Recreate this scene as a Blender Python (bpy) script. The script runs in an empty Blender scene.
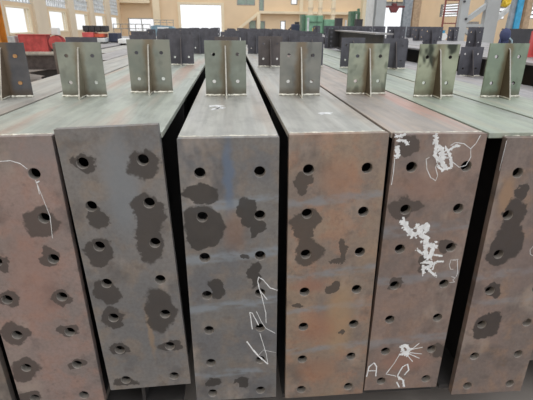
import bpy, bmesh, math, random
from mathutils import Vector, Matrix
random.seed(7)
S = bpy.context.scene
COL = S.collection

# ------------------------------------------------------------------ camera, world, exposure
CAM = Vector((0.0, -1.258, 1.56))
RX = Vector((0.996927, -0.077916, 0.008145))      # camera right
RD = Vector((-0.021620, -0.373572, -0.927349))    # camera down
RF = Vector((0.075299, 0.924323, -0.374108))      # camera forward
FPX = 433.0
cd = bpy.data.cameras.new('camera'); cam = bpy.data.objects.new('camera', cd); COL.objects.link(cam)
cd.sensor_width = 36; cd.lens = FPX * 36 / 533; cd.clip_start = .02; cd.clip_end = 300
cd.dof.use_dof = True; cd.dof.focus_distance = 1.7; cd.dof.aperture_fstop = 9
M = Matrix.Identity(4)
for r in range(3):
    M[r][0] = RX[r]; M[r][1] = -RD[r]; M[r][2] = -RF[r]; M[r][3] = CAM[r]
cam.matrix_world = M
S.camera = cam
W = bpy.data.worlds.new('world'); S.world = W; W.use_nodes = True
wn = W.node_tree; bgn = wn.nodes['Background']
bgn.inputs[0].default_value = (0.96, 0.98, 1.0, 1); bgn.inputs[1].default_value = 1.15
sd = bpy.data.lights.new('sun', 'SUN'); sd.energy = 0.7; sd.angle = math.radians(40); sd.color = (1, .97, .92)
sun = bpy.data.objects.new('sun', sd); COL.objects.link(sun); sun.rotation_euler = (math.radians(28), math.radians(-8), 0)
S.view_settings.view_transform = 'Standard'; S.view_settings.look = 'None'
S.view_settings.exposure = 0.0; S.view_settings.gamma = 1.0; S.view_settings.use_curve_mapping = False

def at(px, py, Y):
    """a measured sight line followed to the vertical plane at distance Y"""
    d = RX * (px - 266.5) + RD * (py - 200) + RF * FPX
    return CAM + d * ((Y - CAM.y) / d.y)

# ------------------------------------------------------------------ helpers
def lin(c):
    return tuple(((v / 255) / 12.92 if v / 255 <= .04045 else ((v / 255 + .055) / 1.055) ** 2.4) for v in c)
class MB:
    def __init__(s): s.b = bmesh.new()
    def box(s, x0, x1, y0, y1, z0, z1, mat=None):
        vs = [Vector((x, y, z)) for z in (z0, z1) for y in (y0, y1) for x in (x0, x1)]
        if mat is not None: vs = [mat @ v for v in vs]
        v = [s.b.verts.new(p) for p in vs]
        for f in ((0, 2, 3, 1), (4, 5, 7, 6), (0, 1, 5, 4), (2, 6, 7, 3), (0, 4, 6, 2), (1, 3, 7, 5)):
            s.b.faces.new([v[i] for i in f])
        return s
    def bar(s, a, b, w, h, up=Vector((0, 0, 1))):
        a, b = Vector(a), Vector(b); d = b - a; L = d.length; d.normalize()
        if abs(d.dot(up)) > .99: up = Vector((0, 1, 0))
        x = d.cross(up).normalized(); u = x.cross(d)
        m = Matrix((x, d, u)).transposed().to_4x4(); m.translation = a
        return s.box(-w / 2, w / 2, 0, L, -h / 2, h / 2, m)
    def tube(s, pts, r, n=10, cap=True):
        pts = [Vector(p) for p in pts]; rings = []
        rs = r if isinstance(r, (list, tuple)) else [r] * len(pts)
        for i, p in enumerate(pts):
            t = (pts[min(i + 1, len(pts) - 1)] - pts[max(i - 1, 0)]).normalized()
            u = Vector((0, 0, 1)) if abs(t.z) < .9 else Vector((0, 1, 0))
            x = t.cross(u).normalized(); y = x.cross(t)
            rings.append([s.b.verts.new(p + (x * math.cos(a) + y * math.sin(a)) * rs[i]) for a in [2 * math.pi * k / n for k in range(n)]])
        for a, b in zip(rings, rings[1:]):
            for k in range(n): s.b.faces.new((a[k], a[(k + 1) % n], b[(k + 1) % n], b[k]))
        if cap:
            s.b.faces.new(rings[0]); s.b.faces.new(rings[-1][::-1])
        return s
    def prism(s, poly, axis, a0, a1):
        """polygon in the two other axes, extruded along axis"""
        def P(u, v, w): return Vector((w, u, v)) if axis == 'x' else (Vector((u, w, v)) if axis == 'y' else Vector((u, v, w)))
        A = [s.b.verts.new(P(u, v, a0)) for u, v in poly]; B = [s.b.verts.new(P(u, v, a1)) for u, v in poly]
        n = len(A)
        s.b.faces.new(A); s.b.faces.new(B[::-1])
        for k in range(n): s.b.faces.new((A[k], B[k], B[(k + 1) % n], A[(k + 1) % n]))
        return s
    def ribbon(s, pts, w, y):
        """flat chalk stroke lying on a plate face (x, z), 0.4 mm thick"""
        P = [Vector((p[0], 0, p[1])) for p in pts]; q = []
        for i, p in enumerate(P):
            t = (P[min(i + 1, len(P) - 1)] - P[max(i - 1, 0)]).normalized()
            n = Vector((-t.z, 0, t.x)); k = w * random.uniform(.75, 1.3)
            q.append((s.b.verts.new(p + n * k + Vector((0, y, 0))), s.b.verts.new(p - n * k + Vector((0, y, 0)))))
        for a, b in zip(q, q[1:]): s.b.faces.new((a[0], b[0], b[1], a[1]))
        return s
    def plate(s, x0, x1, z0, z1, xs, zs, r, y0, y1, n=20):
        """plate in the x/z plane between y0 (front) and y1 with real round holes at xs * zs"""
        xs = sorted(xs); zs = sorted(zs)
        bx = [x0] + [(a + b) / 2 for a, b in zip(xs, xs[1:])] + [x1]
        bz = [z0] + [(a + b) / 2 for a, b in zip(zs, zs[1:])] + [z1]
        for i, cx in enumerate(xs):
            for j, cz in enumerate(zs):
                l, rr, bo, to = bx[i], bx[i + 1], bz[j], bz[j + 1]
                ang = sorted([2 * math.pi * k / n for k in range(n)] + [math.atan2(v - cz, u - cx) % (2 * math.pi) for u in (l, rr) for v in (bo, to)])
                ins, out = [], []
                for a in ang:
                    c, d = math.cos(a), math.sin(a)
                    t = min(((rr - cx) / c if c > 1e-9 else (l - cx) / c if c < -1e-9 else 9e9), ((to - cz) / d if d > 1e-9 else (bo - cz) / d if d < -1e-9 else 9e9))
                    ins.append((cx + r * c, cz + r * d)); out.append((cx + t * c, cz + t * d))
                V = [[s.b.verts.new((p[0], y, p[1])) for p in L] for y in (y0, y1) for L in (ins, out)]
                m = len(ang)
                for k in range(m):
                    e = (k + 1) % m
                    s.b.faces.new((V[0][k], V[1][k], V[1][e], V[0][e]))
                    s.b.faces.new((V[2][k], V[2][e], V[3][e], V[3][k]))
                    s.b.faces.new((V[0][k], V[0][e], V[2][e], V[2][k])).material_index = 1
        c = [[s.b.verts.new((x, y, z)) for x, z in ((x0, z0), (x1, z0), (x1, z1), (x0, z1))] for y in (y0, y1)]
        for k in range(4):
            e = (k + 1) % 4; s.b.faces.new((c[0][k], c[0][e], c[1][e], c[1][k]))
        return s
    def blob(s, c, r, sub=2, jit=.0, sc=(1, 1, 1)):
        g = bmesh.ops.create_icosphere(s.b, subdivisions=sub, radius=1)
        for v in g['verts']:
            k = r * (1 + random.uniform(-jit, jit))
            v.co = Vector(c) + Vector((v.co.x * k * sc[0], v.co.y * k * sc[1], v.co.z * k * sc[2]))
        return s
    def mesh(s, name, mat, bevel=0, smooth=False, recalc=True):
        if recalc: bmesh.ops.recalc_face_normals(s.b, faces=s.b.faces)
        me = bpy.data.meshes.new(name); s.b.to_mesh(me); s.b.free()
        if mat: me.materials.append(mat)
        if smooth:
            for p in me.polygons: p.use_smooth = True
        return me
    def ngon(s, pts, y):
        s.b.faces.new([s.b.verts.new((p[0], y, p[1])) for p in pts]); return s
    def build(s, name, mat, parent=None, loc=(0, 0, 0), bevel=0, smooth=False, rot=None):
        o = bpy.data.objects.new(name, s.mesh(name, mat, smooth=smooth)); COL.objects.link(o)
        o.location = loc
        if rot: o.rotation_euler = rot
        if parent: o.parent = parent
        if bevel:
            m = o.modifiers.new('bevel', 'BEVEL'); m.width = bevel; m.segments = 2; m.limit_method = 'ANGLE'
        return o
def link(name, me, parent, loc=(0, 0, 0), rot=None):
    o = bpy.data.objects.new(name, me); COL.objects.link(o); o.location = loc; o.parent = parent
    if rot: o.rotation_euler = rot
    return o
def thing(name, label, cat, loc=(0, 0, 0), rot=None, group=None):
    o = bpy.data.objects.new(name, None); COL.objects.link(o); o.location = loc; o.empty_display_size = .1
    if rot: o.rotation_euler = rot
    return tag(o, label, cat, group)
def tag(o, label, cat, group=None):
    o['label'] = label; o['category'] = cat
    if group: o['group'] = group
    return o
def struct(o):
    o['kind'] = 'structure'; return o

# ------------------------------------------------------------------ materials
def newmat(name):
    m = bpy.data.materials.new(name); m.use_nodes = True
    t = m.node_tree; return m, t, t.nodes['Principled BSDF']
def N(t, typ, **kw):
    n = t.nodes.new(typ)
    for k, v in kw.items(): setattr(n, k, v)
    return n
def math_(t, op, a, b=None, clamp=False):
    n = N(t, 'ShaderNodeMath', operation=op); n.use_clamp = clamp
    for i, v in enumerate((a, b)):
        if v is None: continue
        if isinstance(v, (int, float)): n.inputs[i].default_value = v
        else: t.links.new(v, n.inputs[i])
    return n.outputs[0]
def mix(t, f, a, b):
    n = N(t, 'ShaderNodeMix', data_type='RGBA')
    for sock, v in ((n.inputs[0], f), (n.inputs[6], a), (n.inputs[7], b)):
        if isinstance(v, (int, float)): sock.default_value = v
        elif isinstance(v, tuple): sock.default_value = (*v[:3], 1)
        else: t.links.new(v, sock)
    return n.outputs[2]
def noise(t, vec, scale, detail=4, rough=.55, dim='3D'):
    n = N(t, 'ShaderNodeTexNoise'); n.inputs['Scale'].default_value = scale; n.inputs['Detail'].default_value = detail; n.inputs['Roughness'].default_value = rough
    t.links.new(vec, n.inputs['Vector']); return n
def ramp(t, v, lo, hi, o0=0.0, o1=1.0, smooth=True):
    n = N(t, 'ShaderNodeMapRange', interpolation_type='SMOOTHSTEP' if smooth else 'LINEAR')
    for k, x in zip(range(1, 5), (lo, hi, o0, o1)): n.inputs[k].default_value = x
    t.links.new(v, n.inputs[0]); return n.outputs[0]
def mapping(t, vec, loc=(0, 0, 0), sc=(1, 1, 1)):
    n = N(t, 'ShaderNodeMapping'); n.inputs['Location'].default_value = loc; n.inputs['Scale'].default_value = sc
    t.links.new(vec, n.inputs['Vector']); return n.outputs[0]
def objco(t): return N(t, 'ShaderNodeTexCoord').outputs['Object']
def bump(t, p, h, s=.15, d=.01):
    n = N(t, 'ShaderNodeBump'); n.inputs['Strength'].default_value = s; n.inputs['Distance'].default_value = d
    t.links.new(h, n.inputs['Height']); t.links.new(n.outputs[0], p.inputs['Normal'])
def paint(name, c, rough=.55, metal=0, var=.18, scale=6):
    m, t, p = newmat(name); c = lin(c)
    n = noise(t, objco(t), scale)
    f = ramp(t, n.outputs[0], .3, .7)
    t.links.new(mix(t, f, tuple(v * (1 - var) for v in c), tuple(min(1, v * (1 + var)) for v in c)), p.inputs['Base Color'])
    p.inputs['Roughness'].default_value = rough; p.inputs['Metallic'].default_value = metal
    bump(t, p, n.outputs[0], .08)
    return m

def plate_mat(k, c1, c2, rust, rust_amt, patches, bands, seed, patch_c=(70, 66, 64), vband=None):
    m, t, p = newmat('end_plate_steel_%d' % k)
    co = mapping(t, objco(t), (0, 0, 0), (1, 0, 1))
    sh = mapping(t, co, (seed * 3.1, seed * 1.7, seed * 2.3))
    big = noise(t, sh, 5, 3); mid = noise(t, sh, 16, 5, .6); fine = noise(t, sh, 90, 4, .7)
    base = mix(t, ramp(t, big.outputs[0], .35, .65), lin(c1), lin(c2))
    base = mix(t, math_(t, 'MULTIPLY', ramp(t, mid.outputs[0], .45, .68), rust_amt), base, lin(rust))
    base = mix(t, math_(t, 'MULTIPLY', ramp(t, noise(t, mapping(t, sh, (7, 0, 3)), 9, 4).outputs[0], .52, .72), .45), base, lin((80, 76, 76)))
    base = mix(t, ramp(t, fine.outputs[0], .3, .75, 0, .22), base, lin((60, 52, 48)))
    base = mix(t, ramp(t, noise(t, mapping(t, sh, (11, 0, 5), (1, 1, .6)), 7, 4, .6).outputs[0], .54, .74, 0, .5), base, lin((168, 156, 146)))
    base = mix(t, ramp(t, noise(t, mapping(t, sh, (2, 0, 13)), 28, 4, .6).outputs[0], .56, .72, 0, .35), base, lin((92, 84, 80)))
    wv = N(t, 'ShaderNodeVectorMath', operation='MULTIPLY_ADD')
    t.links.new(noise(t, sh, 22, 3, .6).outputs['Color'], wv.inputs[0]); wv.inputs[1].default_value = (.03, 0, .03)
    ad = N(t, 'ShaderNodeVectorMath', operation='ADD'); t.links.new(co, ad.inputs[0]); ad.inputs[1].default_value = (-.015, 0, -.015)
    t.links.new(ad.outputs[0], wv.inputs[2]); wc = wv.outputs[0]
    # bluish heat bands from the welds of the web and stiffeners behind the plate
    sx = N(t, 'ShaderNodeSeparateXYZ'); t.links.new(wc, sx.inputs[0])
    brk = ramp(t, noise(t, mapping(t, sh, (0, 0, 0), (1, 1, 3)), 12, 3).outputs[0], .33, .6)
    for z, h, s in bands:
        d = math_(t, 'ABSOLUTE', math_(t, 'SUBTRACT', math_(t, 'SUBTRACT', sx.outputs[2], z), math_(t, 'MULTIPLY', math_(t, 'SUBTRACT', sx.outputs[0], .09), .09)))
        base = mix(t, math_(t, 'MULTIPLY', math_(t, 'MULTIPLY', ramp(t, d, h * .4, h * 1.5, 1, 0), s), brk), base, lin((134, 142, 150)))
    for x, z, w, h, s, c in vband or ():
        mp = mapping(t, wc, (-x / w, 0, -z / h), (1 / w, 0, 1 / h))
        L = N(t, 'ShaderNodeVectorMath', operation='LENGTH'); t.links.new(mp, L.inputs[0])
        base = mix(t, ramp(t, L.outputs['Value'], .3, 1.1, s, 0), base, lin(c))
    w2 = N(t, 'ShaderNodeVectorMath', operation='MULTIPLY_ADD'); t.links.new(noise(t, mapping(t, sh, (4, 0, 8)), 15, 4, .6).outputs['Color'], w2.inputs[0]); w2.inputs[1].default_value = (.085, 0, .085)
    a2 = N(t, 'ShaderNodeVectorMath', operation='ADD'); t.links.new(co, a2.inputs[0]); a2.inputs[1].default_value = (-.0425, 0, -.0425)
    t.links.new(a2.outputs[0], w2.inputs[2]); wc = w2.outputs[0]
    acc = None
    for x, z, rx, rz in patches:
        mp = mapping(t, wc, (-x / rx, 0, -z / rz), (1 / rx, 0, 1 / rz))
        L = N(t, 'ShaderNodeVectorMath', operation='LENGTH'); t.links.new(mp, L.inputs[0])
        v = ramp(t, L.outputs['Value'], .93, 1.1, 1, 0)
        acc = v if acc is None else math_(t, 'MAXIMUM', acc, v)
    rough = ramp(t, mid.outputs[0], .3, .7, .42, .62)
    if acc is not None:
        base = mix(t, math_(t, 'MULTIPLY', acc, .9), base, lin(patch_c))
    hs = N(t, 'ShaderNodeHueSaturation'); hs.inputs['Value'].default_value = 1.16; t.links.new(base, hs.inputs['Color']); base = hs.outputs[0]
    t.links.new(base, p.inputs['Base Color']); t.links.new(rough, p.inputs['Roughness'])
    p.inputs['Metallic'].default_value = .3
    bump(t, p, fine.outputs[0], .05, .004)
    return m
def flange_mat(name, c1, c2, tint, tint_amt, seed):
    m, t, p = newmat(name)
    co = objco(t); st = mapping(t, co, (seed, seed * 2, 0), (22, 1.2, 4)); pl = mapping(t, co, (seed, 0, 0), (3, 1.5, 3))
    base = mix(t, ramp(t, noise(t, st, 1, 4, .6).outputs[0], .35, .65), lin(c1), lin(c2))
    base = mix(t, math_(t, 'MULTIPLY', ramp(t, noise(t, mapping(t, co, (seed * 5, 1, 0), (9, .7, 3)), 1, 3).outputs[0], .48, .7), tint_amt), base, lin(tint))
    base = mix(t, ramp(t, noise(t, pl, 3, 6, .7).outputs[0], .45, .75, 0, .35), base, lin((95, 95, 95)))
    f = noise(t, co, 120, 3, .7)
    base = mix(t, ramp(t, f.outputs[0], .55, .8, 0, .25), base, lin((200, 200, 195)))
    t.links.new(base, p.inputs['Base Color']); p.inputs['Metallic'].default_value = .3
    t.links.new(ramp(t, noise(t, st, 1.5, 3).outputs[0], .3, .7, .38, .6), p.inputs['Roughness'])
    bump(t, p, f.outputs[0], .05, .003)
    return m
def cleat_mat(name, c1, c2, dark, heat, seed, spots=.5):
    """mill steel with brown heat tint along the rib weld and a dark seam at the foot"""
    m, t, p = newmat(name)
    co = objco(t); sh = mapping(t, co, (seed * 2.1, seed, seed * 1.3))
    n = noise(t, sh, 9, 3); n2 = noise(t, sh, 20, 4)
    base = mix(t, ramp(t, n.outputs[0], .35, .62), lin(c1), lin(c2))
    base = mix(t, math_(t, 'MULTIPLY', ramp(t, noise(t, mapping(t, sh, (3, 0, 9), (1.4, 1, .8)), 11, 2).outputs[0], .53, .66), spots), base, lin(dark))
    sx = N(t, 'ShaderNodeSeparateXYZ'); t.links.new(co, sx.inputs[0])
    ax = math_(t, 'ADD', math_(t, 'ABSOLUTE', sx.outputs[0]), math_(t, 'MULTIPLY', math_(t, 'SUBTRACT', n2.outputs[0], .5), .04))
    base = mix(t, ramp(t, ax, .010, .034, heat, 0), base, lin((126, 104, 74)))
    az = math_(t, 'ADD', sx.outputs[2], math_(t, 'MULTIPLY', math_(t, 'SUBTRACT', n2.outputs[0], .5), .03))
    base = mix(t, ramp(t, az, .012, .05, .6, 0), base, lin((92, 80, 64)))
    t.links.new(base, p.inputs['Base Color']); p.inputs['Metallic'].default_value = .3; p.inputs['Roughness'].default_value = .42
    bump(t, p, n2.outputs[0], .05)
    return m

M_dark = paint('dark_mill_steel', (66, 66, 70), .6, .2)
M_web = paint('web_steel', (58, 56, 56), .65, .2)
M_far = paint('far_cleat_steel', (84, 84, 92), .55, .2, .25, 9)
M_far2 = paint('far_cleat_brown_steel', (92, 86, 86), .55, .2, .25, 9)
M_weld = paint('weld_bead', (205, 203, 192), .45, .3, .25, 60)
M_bore = paint('bare_hole_wall_steel', (158, 152, 146), .45, .3, .15, 60)
M_edge = paint('sheared_steel_edge', (176, 174, 166), .4, .3, .25, 40)
M_chalk = paint('chalk', (226, 228, 230), .9, 0, .12, 60)
M_floor = paint('concrete', (142, 136, 132), .8, 0, .12, 1.5)
M_tan = paint('tan_plaster', (230, 206, 174), .85, 0, .05, .4)
M_cream = paint('cream_paint', (236, 222, 194), .7, 0, .05, 1)
M_pil = paint('pilaster_plaster', (226, 212, 190), .8, 0, .05, 1)
M_frame = paint('grey_window_frame', (150, 150, 150), .5)
M_red = paint('red_paint', (206, 92, 92), .5)
M_orange = paint('orange_paint', (214, 146, 62), .5)
M_orred = paint('orange_red_paint', (200, 92, 66), .5)
M_blue = paint('pale_blue_paint', (126, 156, 172), .5)
M_cyan = paint('bright_blue_paint', (60, 160, 205), .45)
M_navy = paint('navy_fabric', (66, 74, 110), .8)
M_pale = paint('pale_blue_fabric', (170, 196, 208), .8)
M_green = paint('machine_green_paint', (122, 168, 140), .45)
M_dgreen = paint('dark_green_paint', (92, 126, 106), .5)
M_grey = paint('grey_column_paint', (178, 182, 184), .5, 0, .06, 2)
M_lgrey = paint('pale_grey_paint', (206, 210, 212), .5)
M_white = paint('white_paint', (238, 240, 240), .5, 0, .05)
M_yellow = paint('yellow_paint', (232, 200, 66), .45)
M_lad = paint('ladder_red_paint', (140, 72, 66), .5)
M_dred = paint('dark_red_paint', (120, 58, 60), .5)
M_bwood = paint('brown_paint', (176, 152, 126), .6)
M_shut = paint('grey_shutter', (150, 158, 166), .5)
M_plank = paint('pale_plank_paint', (206, 200, 190), .6)
M_darkblue = paint('dark_blue_paint', (56, 62, 84), .5)
M_rust = paint('rusty_orange_plug', (186, 142, 96), .7, 0, .25, 60)
def glass_mat():
    m, t, p = newmat('window_glass')
    t.nodes.remove(p); o = t.nodes['Material Output']
    a = N(t, 'ShaderNodeBsdfTransparent'); g = N(t, 'ShaderNodeBsdfGlossy'); g.inputs['Roughness'].default_value = .05
    x = N(t, 'ShaderNodeMixShader'); x.inputs[0].default_value = .06
    t.links.new(a.outputs[0], x.inputs[1]); t.links.new(g.outputs[0], x.inputs[2]); t.links.new(x.outputs[0], o.inputs[0])
    return m
M_glass = glass_mat()
M_tint = paint('tinted_window_glass', (150, 168, 158), .15, 0, .1)

# ------------------------------------------------------------------ setting: floor and hall
struct(MB().box(-30, 45, -14, 60, -.3, 0).build('floor', M_floor))
K = 45 / 32.0
BR = (0, 0, math.radians(5.4)); BO = (CAM.x, CAM.y, 0)
def Z(z): return CAM.z + K * (z - CAM.z)
def wall(name, u0, u1, z0, z1, holes, plane, thick, axis):
    """wall split round its openings; holes are (u0, u1, z0, z1)"""
    us = sorted({u0, u1, *[h[0] for h in holes], *[h[1] for h in holes]}); zs = sorted({z0, z1, *[h[2] for h in holes], *[h[3] for h in holes]})
    m = MB()
    for a, b in zip(us, us[1:]):
        for c, d in zip(zs, zs[1:]):
            if any(h[0] <= (a + b) / 2 <= h[1] and h[2] <= (c + d) / 2 <= h[3] for h in holes): continue
            if axis == 'far': m.box(a, b, plane, plane + thick, c, d)
            else: m.box(plane, plane + thick, a, b, c, d)
    bmesh.ops.remove_doubles(m.b, verts=m.b.verts, dist=1e-5)
    return struct(m.build(name, M_tan, None, BO, rot=BR))
DF = 45.0; UL = -4.08 * K; UR = 16.3 * K; TOP = 7.5
far_win = {'window_1': (-3.68, -2.02, 1.1, 1.93), 'window_2': (3.53, 4.76, 2.82, 3.5), 'window_3': (5.04, 5.38, 2.47, 3.5), 'window_4': (4.34, 4.83, 1.1, 1.87), 'window_5': (4.97, 5.46, 1.1, 1.84), 'window_6': (6.55, 6.92, .9, 1.86), 'window_7': (7.26, 7.72, 2.9, 3.5)}
far_win = {k: (v[0] * K, v[1] * K, Z(v[2]), Z(v[3])) for k, v in far_win.items()}
door1 = (-.26 * K, 2.46 * K, 0, Z(2.80)); door2 = (13.9 * K, 15.9 * K, 0, Z(3.2))
wall('wall_far', UL, UR, 0, TOP, list(far_win.values()) + [door1, door2], DF, .3, 'far')
for k, (a, b, c, d) in far_win.items():
    m = MB(); w = .07
    for q in ((a, a + w, c, d), (b - w, b, c, d), (a + w, b - w, c, c + w), (a + w, b - w, d - w, d)): m.box(q[0], q[1], DF - .03, DF + .12, q[2], q[3])
    if k in ('window_1', 'window_2'): m.box((a + b) / 2 - .03, (a + b) / 2 + .03, DF, DF + .1, c + w, d - w)
    f = struct(m.build(k, M_frame, None, BO, rot=BR))
    MB().box(a + w, b - w, DF + .04, DF + .06, c + w, d - w).build('window_pane', M_tint if k in ('window_2', 'window_3', 'window_4', 'window_5') else M_glass, f)
def door_frame(name, a, b, d, shut):
    m = MB()
    for q in ((a - .25, a, 0, d + .2), (b, b + .25, 0, d + .2), (a, b, d, d + .2)): m.box(q[0], q[1], DF - .12, DF - .001, q[2], q[3])
    o = struct(m.build(name, M_cream, None, BO, rot=BR))
    if shut: MB().box(a, b, DF + .05, DF + .12, d - shut, d).build('rolled_shutter', M_shut, o)
    return o
door_frame('door_1', door1[0], door1[1], door1[3], .02); door_frame('door_2', door2[0], door2[1], door2[3], Z(3.2) - Z(2.95))
# far wall trim: cream beam, pilasters, landing rail and sloping stair stringer
def trim(name, m, mat): return struct(m.build(name, mat, None, BO, rot=BR))
trim('trim_1', MB().box(UL, -2.2 * K, DF - .5, DF - .02, Z(2.83), Z(3.12)), M_cream)
trim('trim_2', MB().box(-2.05 * K, -1.6 * K, DF - .3, DF - .02, 0, TOP), M_cream)
trim('trim_3', MB().bar((3.3 * K, DF - .3, Z(1.1)), (5.0 * K, DF - .3, Z(2.36)), .12, .26), M_cream)
trim('trim_4', MB().box(5.0 * K, 12.4 * K, DF - .45, DF - .02, Z(2.3), Z(2.47)), M_cream)
trim('trim_5', MB().box(5.0 * K - .2, 5.0 * K + .12, DF - .44, DF - .02, 0, Z(2.3)), M_cream)
trim('trim_6', MB().box(7.85 * K, 8.1 * K, DF - .25, DF - .02, 0, TOP), M_cream)
# left wall: five windows under a strip of glass-block louvres
lw = [(11.75, 13.5), (15.25, 17.35), (18.7, 21.0), (22.7, 25.3), (27.4, 30.2)]
lw = [(9.3, 10.8)] + lw
hol = [(a * K, b * K, Z(1.3), Z(1.95)) for a, b in lw] + [(a * K - .35, b * K + .5, Z(2.04), Z(3.3)) for a, b in lw]
wall('wall_left', -16, DF, 0, TOP, hol, UL - .08, .08, 'left')
for i, (a, b) in enumerate(lw):
    a *= K; b *= K; m = MB(); c, d, w = Z(1.3), Z(1.95), .06
    for q in ((a, a + w, c, d), (b - w, b, c, d), (a + w, b - w, c, c + w), (a + w, b - w, d - w, d)): m.box(UL - .07, UL + .02, q[0], q[1], q[2], q[3])
    m.box(UL - .07, UL + .01, b - (b - a) * .16, b - (b - a) * .16 + .05, c + w, d - w)
    f = struct(m.build('window_%d' % (8 + i), M_cream, None, BO, rot=BR))
    MB().box(UL - .06, UL - .05, a + w, b - w, c + w, d - w).build('window_pane', M_glass, f)
    m = MB(); a -= .35; b += .5; c, d = Z(2.04), Z(3.3)
    r = .26
    for q in range(int((d - c) / r) + 1): m.box(UL - .07, UL - .01, a, b, c + q * r - .01, c + q * r + .035)
    for q in range(int((b - a) / .34) + 1):
        for s_ in range(int((d - c) / r)):
            y = a + q * .34 + (.17 if s_ % 2 else 0)
            if y < b - .1: m.box(UL - .07, UL - .01, y, y + .05, c + s_ * r + .03, c + (s_ + 1) * r - .02)
    struct(m.build('window_%d' % (14 + i), M_lgrey, None, BO, rot=BR))
for i, (a, b) in enumerate([(10.9, 11.5), (13.75, 14.9), (17.6, 18.5), (21.3, 22.3), (25.6, 27.1)]):
    trim('trim_%d' % (7 + i), MB().box(UL, UL + .1, a * K, b * K, 0, TOP), M_pil)
# right wall with white louvre bands
rh = [(18.0 * K, 21.3 * K, Z(1.95), Z(2.9)), (21.9 * K, 23.6 * K, Z(1.95), Z(2.9)), (25.9 * K, 28.2 * K, Z(2.15), Z(2.9)), (23.9 * K, 25.3 * K, Z(1.5), Z(1.85))]
wall('wall_right', 4, DF, 0, TOP, rh, UR, .3, 'right')
for i, (a, b, c, d) in enumerate(rh):
    m = MB(); n = 5
    for q in range(n + 1):
        z = c + (d - c) * q / n
        m.box(UR + .02, UR + .2, a, b, z - .05, z + .05)
    m.box(UR + .02, UR + .2, a - .0, a + .06, c, d); m.box(UR + .02, UR + .2, b - .06, b, c, d)
    struct(m.build('window_%d' % (20 + i), M_frame, None, BO, rot=BR))

# ------------------------------------------------------------------ steel beams on bearers
ZB = .20                                    # underside of every beam
for i, y in enumerate((1.5, 4.2, 7.0, 10.0)):
    t = MB(); x0, x1 = (-1.2 if y < 2 else -3.2), 5.3
    t.box(x0, x1, y - .1, y + .1, 0, .015).box(x0, x1, y - .1, y + .1, ZB - .015, ZB).box(x0, x1, y - .006, y + .006, .015, ZB - .015)
    tag(t.build('bearer_girder', M_dark), 'dark bearer on the floor under the beams, %s' % ('nearest to the end plates', 'second from the end plates', 'third from the end plates', 'farthest from the end plates')[i], 'beam')
def cleat_meshes(w, h, hr=.0085, mat=None, plug=False):
    key = (w, h)
    a = MB().plate(-w / 2, w / 2, 0, h, (-w * .29, w * .29), (h * .27, h * .76), hr, -.004, .004, 12).mesh('cleat', None)
    a.materials.append(None); a.materials.append(M_web)
    g = MB().prism([(-.004, 0.0), (-.085, 0.0), (-.085, .012), (-.014, h - .03), (-.004, h - .022)], 'x', -.003, .003).mesh('gusset', None)
    g.materials.append(None); g.materials.append(M_edge)
    for p in g.polygons:
        if p.normal.y < -.5 or p.normal.z > .5: p.material_index = 1
    b = MB()
    for sgn in (-1, 1):
        pts = [(sgn * (.008 + (w / 2 - .006) * q / 9), -.006 + random.uniform(-.003, .002), .003 + random.uniform(0, .003)) for q in range(10)]
        b.tube(pts, [random.uniform(.0045, .0075) for _ in pts], 6)
    b.tube([(0, -.086, .004), (0, -.04, .006), (0, -.008, .006)], .005, 6)
    return a, g, b.mesh('weld_bead', None)
def setmat(o, m):
    if not o.data.materials: o.data.materials.append(None)
    o.material_slots[0].link = 'OBJECT'; o.material_slots[0].material = m
CM = cleat_meshes(.188, .25); CM2 = cleat_meshes(.185, .225)
def cleat(root, x, y, mat, h=.25, mw=None, name='cleat', rz=0, gm=None):
    src = CM if h == .25 else CM2
    a = link(name, src[0], root, (x, y, 0), (0, 0, rz)); setmat(a, mat)
    g = link('gusset', src[1], a); setmat(g, gm or mat)
    if mat in (M_far, M_far2): g.material_slots[1].link = 'OBJECT'; g.material_slots[1].material = M_far2 if mw is M_weld else M_far
    b = link('weld_bead', src[2], a); setmat(b, mw or M_weld)
    return a
# one row of beams, left to right; x0/x1 flange edges, top, front, end plate values, cleats
c_near = {
 0: cleat_mat('cleat_a', (84, 86, 92), (100, 100, 104), (70, 70, 74), .6, 1, .2),
 1: cleat_mat('cleat_b', (156, 162, 152), (138, 144, 136), (104, 106, 100), .5, 2, .3),
 2: cleat_mat('cleat_c', (130, 136, 128), (144, 146, 136), (92, 94, 90), .6, 3, .5),
 3: cleat_mat('cleat_d', (144, 152, 142), (130, 136, 126), (100, 104, 98), .55, 4, .3),
 4: cleat_mat('cleat_e', (124, 126, 122), (140, 140, 134), (84, 84, 84), .6, 5, .4),
 5: cleat_mat('cleat_f', (168, 174, 156), (142, 150, 136), (66, 78, 64), .7, 6, .6),
 6: cleat_mat('cleat_g', (170, 176, 154), (144, 150, 130), (44, 50, 40), .4, 7.7, .95),
 7: cleat_mat('cleat_h', (144, 158, 140), (130, 144, 128), (88, 98, 80), .6, 8, .4)}
c_dark = cleat_mat('gusset_dark', (70, 66, 60), (90, 84, 74), (50, 46, 42), .3, 9, .5)
F = [flange_mat('flange_green', (180, 186, 176), (164, 170, 162), (184, 150, 134), .7, 1.0),
     flange_mat('flange_pale', (182, 182, 176), (164, 164, 160), (176, 160, 146), .6, 4.0),
     flange_mat('flange_brown', (176, 164, 154), (158, 152, 148), (188, 146, 134), .75, 7.0),
     flange_mat('flange_olive', (168, 178, 164), (156, 164, 156), (176, 166, 150), .4, 11.0),
     flange_mat('flange_grey', (166, 164, 165), (148, 147, 150), (168, 152, 144), .35, 15.0)]
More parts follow.
